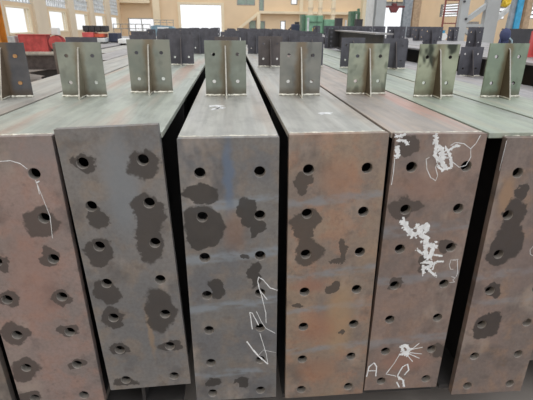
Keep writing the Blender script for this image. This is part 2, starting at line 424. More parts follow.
PATCHES = {
 1: [(0.166, -0.1554, 0.0562, 0.0544), (0.1661, -0.2779, 0.0398, 0.0289), (0.0191, -0.2914, 0.0181, 0.0289), (0.006, -0.43, 0.0344, 0.035), (-0.0054, -0.567, 0.0486, 0.0459), (0.1753, -0.4294, 0.0351, 0.0234), (0.1707, -0.5634, 0.0396, 0.0251), (-0.0052, -0.7197, 0.0505, 0.0495), (0.171, -0.7165, 0.0343, 0.018), (-0.0222, -0.849, 0.0451, 0.019)],
 2: [(0.0058, -0.0089, 0.0315, 0.0308), (0.1735, -0.0153, 0.0497, 0.0438), (0.0054, -0.1738, 0.03, 0.0441), (0.1665, -0.1778, 0.0459, 0.0689), (0.1541, -0.2715, 0.0439, 0.08), (-0.0068, -0.2957, 0.0465, 0.0508), (-0.002, -0.4551, 0.0421, 0.0473), (-0.0014, -0.5523, 0.0431, 0.0455), (0.1597, -0.5338, 0.0538, 0.0918), (0.004, -0.6904, 0.0343, 0.0309), (0.1758, -0.6897, 0.0385, 0.0222), (0.0034, -0.8332, 0.0463, 0.0188)],
 3: [(-0.0028, -0.0641, 0.0582, 0.0299), (0.0038, -0.1733, 0.0632, 0.0751), (-0.0021, -0.2265, 0.0545, 0.0327), (0.1378, -0.1394, 0.0286, 0.0527), (0.1693, -0.1826, 0.029, 0.0323), (0.1612, -0.3689, 0.0237, 0.0476), (0.0316, -0.418, 0.027, 0.0403), (0.132, -0.2984, 0.0132, 0.0113), (0.0108, -0.832, 0.0335, 0.0196), (0.1083, -0.8296, 0.0339, 0.0147)],
 4: [(-0.0133, -0.0393, 0.0252, 0.0367), (0.0032, -0.1665, 0.0491, 0.0358), (-0.0118, -0.2125, 0.0297, 0.0293), (0.0069, -0.2837, 0.0507, 0.0575), (0.1076, -0.3307, 0.0311, 0.0078), (0.1288, -0.2857, 0.0137, 0.0462), (0.0962, -0.4417, 0.0248, 0.0207), (-0.0183, -0.4972, 0.0213, 0.0127), (0.1423, -0.6157, 0.0149, 0.0135)],
 5: [(-0.0055, -0.1388, 0.0505, 0.0394), (0.008, -0.4246, 0.0217, 0.0248), (0.2083, -0.7346, 0.0399, 0.0291), (0.169, -0.287, 0.0285, 0.0273), (-0.0214, 0.0716, 0.0317, 0.0286), (0.0967, -0.3432, 0.0179, 0.0401)],
 6: [(0.0187, -0.262, 0.0584, 0.0717), (-0.0037, -0.3083, 0.0405, 0.0282), (0.0178, -0.1488, 0.039, 0.06), (0.0183, -0.4447, 0.0343, 0.0259), (0.0151, -0.6123, 0.0516, 0.0517), (0.0409, -0.5682, 0.0236, 0.0321), (0.028, -0.0595, 0.0208, 0.0319)],
}
BANDS = {
 1: [(-0.5123, 0.0081)],
 2: [(-0.09, 0.0097)],
 3: [(-0.1035, 0.017), (-0.2888, 0.0169), (-0.4817, 0.0166), (-0.7789, 0.0143)],
 4: [(-0.1012, 0.0138), (-0.3696, 0.0159), (-0.5124, 0.0128), (-0.6921, 0.014)],
 5: [(-0.2133, 0.0186), (-0.4071, 0.0164), (-0.6755, 0.0187)],
 6: [(-0.3712, 0.0166), (-0.4898, 0.0132)],
}
CHALK = {
 1: [
   (0.0022, [(0.0879, 0.0418), (0.1161, 0.0428), (0.1422, 0.0338), (0.1591, 0.0158)]),
   (0.002, [(0.1747, -0.0191), (0.1775, -0.0339), (0.1772, -0.0638)]),
   (0.0014, [(0.1776, -0.0331), (0.1845, -0.0762), (0.1942, -0.1374), (0.1869, -0.2117)]),
   (0.003, [(0.1749, -0.0277), (0.1855, -0.0228)]),
 ],
 3: [
   (0.0028, [(0.2419, -0.4291), (0.2163, -0.4183), (0.1933, -0.3864), (0.1763, -0.3724), (0.1739, -0.3895), (0.1795, -0.4232), (0.2061, -0.4656)]),
   (0.002, [(0.1761, -0.4096), (0.1875, -0.4509), (0.2015, -0.5214), (0.2028, -0.5645)]),
   (0.0028, [(0.1537, -0.5878), (0.1472, -0.5325), (0.145, -0.5154), (0.1544, -0.5187), (0.1753, -0.5716)]),
   (0.002, [(0.1685, -0.5125), (0.1849, -0.5562), (0.2016, -0.5863), (0.2355, -0.6105)]),
   (0.0032, [(0.1326, -0.6399), (0.1528, -0.676), (0.1746, -0.7098), (0.2094, -0.7499)]),
   (0.0018, [(0.2094, -0.7499), (0.2043, -0.7072), (0.1932, -0.6604), (0.18, -0.6071)]),
   (0.0012, [(0.1747, -0.7067), (0.1932, -0.6833), (0.2388, -0.6986)]),
 ],
 5: [
   (0.0018, [(0.0528, 0.032), (0.0429, 0.0267), (0.0502, -0.0063), (0.0667, -0.0344), (0.0851, -0.0459), (0.0889, -0.0291), (0.0777, -0.0011), (0.085, 0.0208)]),
   (0.002, [(0.1145, 0.0691), (0.129, 0.0786), (0.1567, 0.0741), (0.1816, 0.0579), (0.1947, 0.0739), (0.2053, 0.1013)]),
   (0.0018, [(0.1232, 0.0204), (0.1547, -0.002), (0.1758, 0.0033), (0.1869, 0.0307), (0.1816, 0.0579)]),
   (0.006, [(0.0609, 0.1011), (0.0685, 0.0748), (0.0693, 0.0373), (0.0828, 0.0208)]),
   (0.008, [(0.0795, 0.0662), (0.0934, 0.0479), (0.0937, 0.0207), (0.1094, -0.007)]),
   (0.005, [(0.0997, 0.0618), (0.1212, 0.0314), (0.1304, -0.0017)]),
   (0.004, [(0.0823, 0.0044), (0.1012, -0.0102), (0.1275, -0.0039)]),
   (0.004, [(0.112, 0.0531), (0.1259, 0.0658), (0.1417, 0.0678)]),
   (0.004, [(-0.0631, 0.0987), (-0.0497, 0.1007), (-0.0345, 0.1047)]),
   (0.005, [(-0.0551, 0.0861), (-0.032, 0.086), (-0.0221, 0.0754)]),
   (0.006, [(-0.059, 0.0672), (-0.0489, 0.0544), (-0.0525, 0.033)]),
   (0.002, [(-0.0586, 0.031), (-0.0566, -0.0105), (-0.0584, -0.0574)]),
   (0.009, [(-0.0092, -0.1803), (0.0191, -0.2202), (0.0424, -0.2382)]),
   (0.006, [(0.0237, -0.2365), (0.0575, -0.2311), (0.0524, -0.2124), (0.0419, -0.2035)]),
   (0.009, [(0.0548, -0.2124), (0.0823, -0.2045), (0.0821, -0.2255)]),
   (0.01, [(0.0643, -0.2375), (0.0861, -0.2507), (0.0843, -0.2697)]),
   (0.008, [(0.0828, -0.2824), (0.1172, -0.277), (0.1144, -0.2962), (0.1101, -0.3287)]),
   (0.008, [(0.0883, -0.2954), (0.0982, -0.3283)]),
   (0.004, [(0.1236, -0.316), (0.1518, -0.3208)]),
   (0.004, [(0.1339, -0.3426), (0.158, -0.3434)]),
   (0.004, [(0.0611, -0.2946), (0.0812, -0.3108)]),
   (0.006, [(0.0864, -0.3451), (0.1201, -0.3461), (0.1178, -0.3621), (0.0929, -0.3639)]),
   (0.005, [(0.0913, -0.3612), (0.0958, -0.3909)]),
   (0.005, [(0.108, -0.3684), (0.141, -0.4007)]),
   (0.003, [(0.1315, -0.3425), (0.1273, -0.3758)]),
   (0.0016, [(0.2057, -0.3409), (0.1871, -0.3377), (0.1846, -0.3576), (0.1926, -0.3753), (0.2024, -0.3756)]),
   (0.0016, [(0.1956, -0.3379), (0.2145, -0.3359)]),
   (0.0016, [(0.2101, -0.3384), (0.2208, -0.3898), (0.2177, -0.4061)]),
   (0.0016, [(0.2004, -0.4055), (0.216, -0.4102), (0.2078, -0.4195), (0.2168, -0.4282), (0.1974, -0.4302)]),
   (0.008, [(0.0567, -0.7048), (0.0759, -0.7027), (0.0916, -0.7225), (0.0811, -0.741), (0.0645, -0.7337)]),
   (0.005, [(0.0654, -0.721), (0.089, -0.7511)]),
   (0.002, [(0.0916, -0.7225), (0.1423, -0.7126)]),
   (0.002, [(0.0934, -0.7353), (0.1446, -0.7446)]),
   (0.002, [(0.0982, -0.7228), (0.1263, -0.6928)]),
   (0.002, [(0.0943, -0.7417), (0.1371, -0.7651)]),
   (0.002, [(0.0811, -0.741), (0.1128, -0.7799)]),
   (0.0016, [(0.0574, -0.7397), (0.0409, -0.7839), (0.0141, -0.8349), (0.0556, -0.8475)]),
   (0.0028, [(0.0717, -0.8688), (0.0616, -0.8429), (0.0762, -0.8023), (0.0945, -0.7903), (0.1026, -0.8204), (0.0886, -0.8446)]),
   (0.004, [(0.0627, -0.8513), (0.0852, -0.8696), (0.0967, -0.9045)]),
   (0.003, [(0.0619, -0.8766), (0.0766, -0.9066)]),
   (0.0028, [(-0.0617, -0.8436), (-0.0562, -0.7944), (-0.0386, -0.776), (-0.0272, -0.7962), (-0.0248, -0.8425)]),
   (0.002, [(-0.0594, -0.8139), (-0.0277, -0.8158)]),
 ],
 6: [
   (0.0014, [(0.1177, -0.2709), (0.1111, -0.2839), (0.1151, -0.2999), (0.1271, -0.3084)]),
   (0.001, [(-0.0627, 0.1074), (-0.0639, 0.0532), (-0.0652, 0.0088)]),
 ],
}
PM = {1: plate_mat(1, (152, 134, 129), (138, 128, 125), (160, 128, 116), .55, PATCHES[1], [], 1.3, (84, 76, 73), [(.1, -.35, .1, .25, .4, (158, 122, 110)), (.2, .06, .1, .08, .5, (136, 128, 128))]),
 2: plate_mat(2, (130, 127, 125), (118, 118, 119), (144, 128, 112), .45, PATCHES[2], [], 2.6, (70, 66, 64), [(.10, -.08, .07, .22, .7, (124, 130, 136)), (.115, -.62, .012, .14, .6, (150, 128, 104))]),
 3: plate_mat(3, (124, 122, 120), (110, 111, 114), (142, 126, 110), .4, PATCHES[3], [(z, h, .75) for z, h in BANDS[3]], 3.9, (62, 59, 57), [(.086, -.01, .022, .15, .75, (96, 112, 134)), (.1, -.2, .05, .09, .5, (134, 106, 90))]),
 4: plate_mat(4, (150, 132, 116), (132, 120, 112), (164, 128, 106), .6, PATCHES[4], [(z, h, .5) for z, h in BANDS[4]], 5.2, (78, 71, 66), [(.13, -.56, .07, .2, .6, (164, 138, 108)), (.05, -.60, .09, .09, .5, (160, 112, 86)), (.10, -.03, .08, .10, .45, (160, 120, 96)), (.02, -.42, .08, .04, .5, (152, 106, 88)), (.06, -.80, .1, .08, .45, (158, 116, 92))]),
 5: plate_mat(5, (140, 122, 114), (124, 112, 107), (150, 124, 108), .5, PATCHES[5], [(z, h, .4) for z, h in BANDS[5]], 6.5, (80, 72, 68), [(.08, -.78, .12, .06, .55, (150, 112, 98)), (.06, -.06, .12, .07, .4, (140, 108, 94))]),
 6: plate_mat(6, (138, 121, 114), (124, 113, 108), (154, 126, 104), .5, PATCHES[6], [(z, h, .35) for z, h in BANDS[6]], 7.8, (64, 59, 57), [(-.02, -.08, .035, .1, .6, (160, 128, 98)), (.12, -.3, .08, .2, .3, (130, 112, 108))]),
 0: plate_mat(0, (124, 116, 110), (112, 106, 102), (138, 116, 100), .4, [], [], 9.1)}
# hole-grid origin x, z, gauge, pitch, roll, margins left/right/top/bottom measured from the grid
PLT = {0: (-1.075, 1.140, .18, .145, .015, .06, .24, .11, .91), 1: (-.758, 1.146, .175, .143, .02, .052, .245, .112, .905), 2: (-.441, 1.18, .175, .138, .04, .061, .232, .103, .87),
       3: (-.101, 1.143, .182, .146, .006, .061, .241, .107, .913), 4: (.232, 1.148, .184, .148, .013, .062, .243, .11, .927),
       5: (.558, 1.151, .179, .145, -.002, .064, .227, .105, .913), 6: (.914, 1.126, .177, .149, 0, .061, .232, .115, .936)}
BE = [  # index, x0, x1, top, front Y, flange material, label
 (-6, -3.09, -2.80, 1.24, 7.0, 4, 'grey steel beam of the far left rows, outermost of all on the left'),
 (-5, -2.76, -2.46, 1.25, 6.6, 4, 'grey steel beam of the far left rows, second from the outside'),
 (-4, -2.42, -2.12, 1.24, 6.0, 1, 'grey steel beam of the far left rows, third from the outside'),
 (-3, -2.08, -1.79, 1.25, 5.1, 4, 'grey steel beam of the far left rows, fourth from the outside'),
 (-2, -1.75, -1.46, 1.24, 4.2, 1, 'pale-topped steel beam of the far left rows, second to the left of the orange-holed one'),
 (-1, -1.42, -1.15, 1.25, 3.0, 4, 'grey steel beam set back on the left, next left of the orange-holed one'),
 (0, -1.10, -.818, 1.2595, 0, 1, 'steel beam at the left edge whose dark cleat has two orange holes'),
 (1, -.808, -.517, 1.258, 0, 0, 'steel beam with pinkish brown end plate and thin chalk line, leftmost whole plate'),
 (2, -.508, -.207, 1.265, 0, 0, 'steel beam with raised, slightly tilted dark grey end plate and oily blotches'),
 (3, -.163, .14, 1.25, 0, 1, 'steel beam with grey end plate, bluish bands and long chalk scrawl'),
 (4, .17, .474, 1.258, 0, 1, 'steel beam with the rustiest orange end plate, an L shaped stain on it'),
 (5, .49, .783, 1.256, 0, 2, 'steel beam whose brown end plate carries three smeared white paint patches'),
 (6, .807, 1.092, 1.252, 0, 3, 'steel beam with brown end plate and large dark oil blob, rightmost plate in view'),
 (7, 1.116, 1.41, 1.25, .12, 3, 'steel beam right of the oil-blob plate, its green cleat near the right edge'),
 (8, 1.424, 1.73, 1.22, 0, 4, 'grey steel beam just right of the one with the rightmost near cleat'),
 (9, 1.75, 2.04, 1.19, 0, 4, 'low grey steel beam with tall dark cleat before the lattice column'),
 (10, 2.07, 2.37, 1.335, 0, 4, 'higher steel beam with dark side, first of the raised group on the right'),
 (11, 2.40, 2.70, 1.335, 0, 4, 'grey steel beam of the raised right group, second from the left'),
 (12, 2.73, 3.03, 1.335, 0, 4, 'grey steel beam of the raised right group, third from the left'),
 (13, 3.06, 3.36, 1.335, 0, 4, 'grey steel beam of the raised right group, fourth from the left'),
 (14, 3.39, 3.69, 1.335, 0, 4, 'grey steel beam of the raised right group, fifth from the left'),
 (15, 3.72, 4.02, 1.335, 0, 4, 'grey steel beam of the raised right group, outermost on the right')]
near = {0: (-.962, .75, 0), 1: (-.650, .765, .0), 2: (-.366, .831, 0), 3: (-.024, .83, .02), 4: (.316, .784, 0), 5: (.643, .825, 0), 6: (.954, .769, 0), 7: (1.28, .761, 0)}
ROW2 = {0: (-.9005, 1.62), 1: (-.665, 2.3), 2: (-.38, 2.34), 3: (-.03, 2.36), 4: (.306, 2.265), 5: (.635, 2.3), 6: (.95, 2.25), 7: (1.27, 2.2), 9: (1.915, 2.24)}
BEND = 12.2
roots = {}
for i, x0, x1, top, y0, fm, lab in BE:
    r = thing('steel_girder', lab, 'steel beam', ((x0 + x1) / 2, y0, ZB), group='row of drilled steel beams'); roots[i] = r
    w = (x1 - x0) / 2; L = BEND - y0 + random.uniform(-.2, .2); h = top - ZB
    f = MB().box(-w, w, .026, L, h - .018, h).build('top_flange', F[fm], r, bevel=.002)
    MB().box(-w + .004, w - .004, .026, L, 0, .018).build('bottom_flange', M_web, r)
    MB().box(-.006, .006, .026, L, .018, h - .018).build('web', M_web, r)
    for q in (.75, 2.3):
        for sg in (-1, 1): MB().box(min(sg * .007, sg * (w - .012)), max(sg * .007, sg * (w - .012)), q, q + .012, .019, h - .019).build('stiffener', M_web, r)
    k = i if i in PLT else 0
    ox, oz, ga, pi, roll, ml, mr, mt, mb = PLT[k]
    if i not in PLT: ox = x0 + .06; oz = top - .11
    b = MB().plate(-ml, mr, -mb if i in PLT else -min(mb, oz - .2), mt, (0, ga), [-pi * q for q in range(7)], .0172, 0, .025, 24)
    pl = b.build('end_plate', PM[k], r, (ox - r.location.x, 0, oz - ZB), rot=(0, -roll, 0), bevel=.002)
    pl.data.materials.append(M_bore)
    if i in (0, 1, 2, 3, 4, 5, 6):
        e = MB(); n = 26
        e.tube([(-ml + .006 + (ml + mr - .012) * q / n, .027 + random.uniform(-.002, .002), mt - .001 + random.uniform(-.001, .001) - (.022 if i == 2 else 0)) for q in range(n + 1)], [random.uniform(.002, .0042) for _ in range(n + 1)], 6)
        e.build('weld_bead', M_weld, pl)
    if i in CHALK:
        cl = [MB() for _ in range(3)]
        for wd, pts in CHALK[i]:
            c = cl[0 if (i != 5 or pts[0][1] > -.09) else 1 if pts[0][1] > -.5 else 2]
            fine = []
            for p, q in zip(pts, pts[1:]):
                for s_ in range(4): fine.append((p[0] + (q[0] - p[0]) * s_ / 4 + random.uniform(-.2, .2) * wd, p[1] + (q[1] - p[1]) * s_ / 4 + random.uniform(-.2, .2) * wd))
            fine.append(pts[-1]); c.ribbon(fine, wd * (.85 if i == 5 and pts[0][1] < -.5 else .55) if wd < .003 else wd * .8, -.0006 - random.uniform(0, .0004))
            if wd >= .004:
                for p in fine:
                    for _ in range(3):
                        q = (p[0] + random.gauss(0, wd * .6), p[1] + random.gauss(0, wd * .6)); a0 = random.uniform(0, 6.28)
                        c.ngon([(q[0] + wd * random.uniform(.25, .95) * math.cos(a0 + k_ * 1.257), q[1] + wd * random.uniform(.25, .95) * math.sin(a0 + k_ * 1.257)) for k_ in range(5)], -.0006 - random.uniform(0, .0006))
        for c in cl:
          if len(c.b.faces):
            co = c.build('chalk_marking', M_chalk, pl)
            co['label'] = {1: 'thin white chalk line by the top bolt hole', 3: 'white chalk scrawl', 5: 'smeared white paint patch with scribbles', 6: 'small white chalk curve'}[i]
    H0 = h
    if i in near:
        x, y, rz = near[i]
        c = cleat(r, x - r.location.x, y - y0, c_near[i], .25, rz=rz, gm=c_dark if i in (5, 6, 7) else None); c.location.z = h; c.scale.z = (.90, .915, .93, .98, .935, .92, .94, .97)[i]
        if i == 0:
            for q in (.27, .76):
                pg = MB().tube([(.052, -.0052, .25 * q), (.052, .003, .25 * q)], .009, 12).build('hole_plug', M_rust, c); pg['label'] = 'rusty orange plug in the bolt hole'
    rows = []
    if i in ROW2: rows.append(ROW2[i] + (.225,))
    if i < 0: ys = [y for y in (8.7, 10.1, 11.5) if i > -3]
    elif i <= 9: ys = [3.8, 5.2, 6.3, 7.4, 8.5, 9.6, 10.7, 11.6]
    else: ys = {10: [4.85, 6.6, 8.6, 10.6], 11: [4.45, 6.7, 8.8, 10.8], 12: [3.95, 6.4, 8.4, 10.4]}.get(i, [6.5, 8.5, 10.5])
    if i in (7, 8): ys = [y for y in ys if y > 5.8]
    for y in ys:
        j = random.uniform(-.045, .045)
        rows.append(((x0 + x1) / 2 + j, y + random.uniform(-.2, .2) * (i < 10), .225))
    for q, (x, y, hh) in enumerate(rows):
        c = cleat(r, x - r.location.x, y - y0, (M_far2 if (i in (3, 4) and q == 0) else M_far), hh, mw=M_weld if y < 3 else M_far)
        c.location.z = h
# white scuffs on the tops of two beams
for i, pts in ((3, [(-.075, .46), (-.055, .48), (-.05, .50), (-.03, .49)]), (3, [(-.09, .53), (-.06, .545), (-.04, .525)]), (4, [(.322, .31), (.345, .325), (.37, .318)])):
    r = roots[i]; h = [b[3] for b in BE if b[0] == i][0] - ZB; m = MB()
    for q in range(3):
        pp = [(p[0] - r.location.x + random.uniform(-.008, .008), p[1] + q * .012) for p in pts]
        m.ribbon([(a, b) for a, b in pp], .006, 0)
    for v in m.b.verts: v.co = Vector((v.co.x, v.co.z, h + .0006))
    o = m.build('paint_scuff', M_chalk, r); o['label'] = 'white scuff on the beam top'

# ------------------------------------------------------------------ loose steel on top of the rows
def hbeam(name, label, a, b, hgt, wid, z0, mt, mf=None, end=False):
    """H-section lying from a to b (x, y) with its underside at z0"""
    a = Vector((*a, z0)); b = Vector((*b, z0)); d = b - a; L = d.length
    r = thing(name, label, 'steel beam', a, (0, 0, math.atan2(d.y, d.x) - math.pi / 2))
    MB().box(-wid / 2, wid / 2, 0, L, hgt - .014, hgt).build('top_flange', mt, r)
    MB().box(-wid / 2, wid / 2, 0, L, 0, .014).build('bottom_flange', mf or M_dark, r)
    MB().box(-.006, .006, 0, L, .014, hgt - .014).build('web', mf or M_dark, r)
    if end:
        MB().plate(-wid / 2 - .09, wid / 2 + .02, 0, hgt + .012, (-wid / 2 - .045, wid / 2 - .03), [hgt * q for q in (.12, .37, .62, .87)], .016, L, L + .016, 12).build('end_plate', M_dark, r)
    return r
hbeam('steel_girder', 'dark steel beam lying askew on top of the row, its far end plate drilled', (1.36, 2.75), (1.62, 5.5), .245, .16, 1.259, F[4], M_dark, True)
XS = at(507, 35, 3.5).x
r = thing('steel_girder', 'dark steel channel laid crossways on the raised beams at the right edge', 'steel beam', (XS, 3.5, 1.336))
MB().box(0, 2.3, 0, .012, 0, .212).build('web', M_dark, r); MB().box(0, 2.3, .012, .12, .2, .212).build('top_flange', M_dark, r); MB().box(0, 2.3, .012, .12, 0, .012).build('bottom_flange', M_dark, r)
# blue lifting sling draped over the end of the crossways beam
r = thing('lifting_sling', 'blue lifting sling bundled at the left end of the crossways dark channel', 'sling', (XS - .07, 3.42, 1.337))
m = MB()
m.blob((0, 0, .15), .062, 3, .04, (.9, .8, 1.1)).blob((.012, .01, .085), .045, 3, .04, (.9, .8, 1))
m.build('sling_bundle', M_navy, r, smooth=True)
m = MB(); m.tube([(.03, -.04, .12), (.055, -.05, .095), (.062, -.05, .05), (.058, -.04, .012)], .009, 8); m.build('sling_loop', M_pale, r, smooth=True)
MB().tube([(-.04, 0, .12), (-.05, 0, .06), (-.055, 0, .013)], .012, 8).build('sling_strap', M_navy, r, smooth=True)
MB().tube([(.01, -.01, .08), (.0, -.015, .04), (.005, -.01, .013)], .012, 8).build('sling_strap', M_navy, r, smooth=True)
# red bracket near the right edge
r = thing('red_bracket', 'red steel bracket standing on a raised beam at the right edge', 'bracket', (at(529, 45, 2.3).x + .04, 2.3, 1.336))
MB().box(-.05, .09, -.02, .02, 0, .012).box(-.04, .09, -.01, .004, .012, .2).build('upright', M_red, r); MB().prism([(-.01, .012), (-.09, .012), (-.01, .16)], 'x', .0, .01).build('gusset', M_red, r)
# small motor, drum and box on the raised beams
r = thing('electric_motor', 'small dark blue motor with fins on the raised beams before the red ladder', 'motor', (2.95, 5.4, 1.336))
m = MB().tube([(-.08, 0, .065), (.08, 0, .065)], .05, 16)
for q in range(7): m.tube([(-.07 + q * .023, 0, .065), (-.063 + q * .023, 0, .065)], .057, 16)
m.build('motor_body', M_darkblue, r); MB().box(-.08, .08, -.05, .05, 0, .018).build('foot', M_dark, r); MB().box(-.03, .03, -.03, .03, .11, .14).build('terminal_box', M_frame, r); MB().tube([(.08, 0, .065), (.115, 0, .065)], .012, 10).build('shaft', M_lgrey, r)
r = thing('cable_drum', 'white round drum lying on the raised beams beside a blue box', 'drum', (3.86, 6.9, 1.336))
MB().tube([(0, -.04, .06), (0, .04, .06)], .03, 18).build('hub', M_dark, r)
for y in (-.045, .045): MB().tube([(0, y - .006, .06), (0, y + .006, .06)], .06, 24).build('drum_flange', M_white, r)
r = thing('blue_box', 'small blue box behind the white round drum', 'box', (3.93, 7.15, 1.336))
MB().box(-.06, .06, -.05, .05, 0, .15).build('box_body', M_cyan, r, bevel=.006); MB().box(-.064, .064, -.054, .054, .15, .165).build('lid', M_cyan, r)
# red and dark stack on the far left rows
Y = 7.2; z0 = 1.252
def blk(name, label, cat, px0, px1, z0, z1, y, dy, mat, part):
    a = at(px0, 30, y).x; b = at(px1, 30, y).x
    r = thing(name, label, cat, ((a + b) / 2, y, z0)); w = (b - a) / 2
    MB().box(-w, w, -dy / 2, dy / 2, .012, z1 - z0).build(part, mat, r, bevel=.006)
    for q in range(3): MB().box(-w + .01 + q * (w - .02), -w + .03 + q * (w - .02), -dy / 2 - .006, -dy / 2, .02, z1 - z0 - .008).build('rib', mat, r)
    MB().box(-w + .02, w - .02, -dy / 2 + .02, dy / 2 - .02, 0, .012).build('base', M_dark, r)
    return r
blk('skid', 'pale grey skid on the far left beams under the red and orange blocks', 'skid', 80, 108, 1.2525, 1.33, Y, .5, M_lgrey, 'deck')
blk('steel_block', 'red block of the small stack by the left windows', 'block', 84, 95.5, 1.331, 1.42, Y, .3, M_red, 'block_body')
blk('steel_block', 'orange block of the small stack by the left windows', 'block', 96, 105, 1.331, 1.40, Y, .3, M_orred, 'block_body')
for q, (a, b) in enumerate(((84.5, 90), (90.5, 96), (96.5, 102), (102.5, 108))):
    blk('steel_coupling', 'dark coupling on the red and orange stack, %s' % ('leftmost of the four', 'second from left', 'third from left', 'rightmost of the four')[q], 'coupling', a, b, 1.425, 1.53, Y, .2, M_dark, 'coupling_body')
blk('steel_case', 'dark blue case on the far left beams right of the orange block', 'case', 110, 119, z0, 1.41, Y + .1, .3, M_darkblue, 'case_body')
blk('glare_block', 'white block imitating glare on the far left beam tops right of the blue case', 'painted glare', 119.5, 128, z0, 1.335, Y - .6, .4, M_white, 'sheet')  # added white block; imitates glare on the beam tops, no real object

# ------------------------------------------------------------------ left side, standing on the floor
r = thing('orange_stanchion', 'orange steel column at the left edge behind the dark cleat', 'column', (at(1.5, 43, 9).x - .15, 9, 0))
MB().box(-.15, .15, -.01, .01, .02, 4.2).build('front_flange', M_orange, r); MB().box(-.15, .15, .28, .3, .02, 4.2).build('rear_flange', M_orange, r); MB().box(-.008, .008, .01, .28, .02, 4.2).build('web', M_orange, r); MB().box(-.2, .2, -.06, .36, 0, .02).build('base_plate', M_dark, r)
YL = 12.4; xa, xb = at(14, 60, YL).x, at(112, 60, YL).x
for q, x in enumerate((xa + .9, xb - .5)):
    tag(MB().box(x - .14, x + .14, YL - .2, YL + .2, 0, .12).build('support_block', M_dark), 'dark steel support block on the floor under the girder, %s one' % ('left', 'right')[q], 'block')
zt = .12
r = thing('steel_girder', 'dark low girder on floor blocks beneath the grey girder on the left', 'girder', (xa, YL, zt))
MB().prism([(0.35, .1), (1.0, 0), (xb - xa, 0), (xb - xa, .2), (1.0, .2)], 'y', -.16, .16).build('girder_body', M_web, r)
r = thing('steel_girder', 'grey girder lying crossways under the red box on the left', 'girder', (xa, YL, zt + .2))
hh = .42
MB().box(0, xb - xa, -.18, .18, 0, .03).build('bottom_flange', M_far2, r); MB().box(0, xb - xa, -.18, .18, hh - .03, hh).build('top_flange', F[1], r); MB().box(0, xb - xa, -.14, -.11, .03, hh - .03).build('web', M_far2, r)
zg = zt + .2 + hh
def lbox(name, label, cat, px0, px1, z0, z1, mat, part, dy=.3, nr=5):
    a = at(px0, 45, YL).x; b = at(px1, 45, YL).x; r = thing(name, label, cat, ((a + b) / 2, YL, z0)); w = (b - a) / 2
    MB().box(-w, w, -dy / 2, dy / 2, 0, z1 - z0).build(part, mat, r, bevel=.01)
    for q in range(nr): MB().box(-w + (2 * w - .03) * q / (nr - 1), -w + .03 + (2 * w - .03) * q / (nr - 1), -dy / 2 - .012, -dy / 2, 0, z1 - z0).build('rib', mat, r)
    return r
lbox('pale_plank', 'pale plank lying on the grey girder under the red box', 'plank', 19, 60, zg, zg + .07, M_plank, 'board', .34, 2)
rb = lbox('red_steel_box', 'long red steel box on the girder under the left windows', 'steel box', 22, 50, zg + .071, 1.25, M_red, 'box_body')
MB().box(-.45, .45, -.17, .17, 1.25 - zg - .071, 1.25 - zg - .05).build('lid', M_red, rb)
lbox('grey_cabinet', 'small grey-green cabinet between orange column and red box', 'cabinet', 9.5, 18.3, zg, 1.22, M_lgrey, 'cabinet_body', .3, 3)
r = thing('red_reel', 'round red reel on the girder right of the long red box', 'reel', (at(57, 40, YL).x, YL, zg + .071))
MB().tube([(0, -.12, .24), (0, .12, .24)], .1, 18).build('hub', M_dred, r)
for y in (-.14, .14): MB().tube([(0, y - .015, .24), (0, y + .015, .24)], .19, 24).build('disc', M_red, r)
MB().box(-.15, .15, -.12, .12, 0, .07).build('base', M_dark, r)
r2 = MB().box(-.1, .1, -.1, .1, .44, .64); r2.build('control_box', M_white, r, bevel=.02); MB().box(-.03, .03, -.03, .03, .34, .44).build('neck', M_dark, r)
# ------------------------------------------------------------------ far machines and columns
def gbox(px0, px1, py0, y): a = at(px0, py0, y); b = at(px1, py0, y); return a.x, b.x, a.z
Y = 20; x0, x1, zt = gbox(152, 178, 25, Y)
r = thing('machine_bed', 'pale blue machine with a guard rail left of the big bright doorway', 'machine', ((x0 + x1) / 2, Y, 0)); w = (x1 - x0) / 2
MB().box(-w, w, -.5, .5, 0, zt - .2).build('bed', M_blue, r, bevel=.03); MB().prism([(-w, zt - .2), (w * .9, zt - .2), (w * .6, zt - .05), (-w * .6, zt), (-w, zt - .04)], 'y', -.35, .35).build('carriage', M_blue, r)
MB().box(-w * .5, w * .35, -.38, -.35, zt - .22, zt - .08).build('white_panel', M_white, r)
m = MB(); zr = at(160, 20, Y).z
for q in range(4): m.tube([(-w * .9 + q * w * .5, .2, zt - .1), (-w * .9 + q * w * .5, .2, zr)], .012, 6)
m.tube([(-w * .9, .2, zr), (w * .65, .2, zr)], .014, 6).tube([(-w * .9, .2, (zr + zt) / 2), (w * .65, .2, (zr + zt) / 2)], .01, 6); m.build('guard_rail', M_frame, r)
Y = 24; x0, x1, zt = gbox(113, 150, 24, Y)
r = thing('guard_railing', 'long thin grey railing before the left window of the far wall', 'railing', ((x0 + x1) / 2, Y, 0)); w = (x1 - x0) / 2
for q in range(6): MB().tube([(-w + 2 * w * q / 5, 0, 0), (-w + 2 * w * q / 5, 0, zt)], .02, 6).build('post', M_frame, r)
for z in (zt, zt - .22): MB().tube([(-w, 0, z), (w, 0, z)], .02, 6).build('rail', M_frame, r)
Y = 14; p = at(228, 30, Y)
r = thing('tarpaulin_heap', 'dark rounded heap before the far wall right of the doorway', 'heap', (p.x, Y, 0))
m = MB().blob((0, 0, .6), 1, 3, .03, (.24, .24, .8)); 
for v in m.b.verts: v.co.z = max(v.co.z, 0)
m.build('cover', M_dark, r, smooth=True)
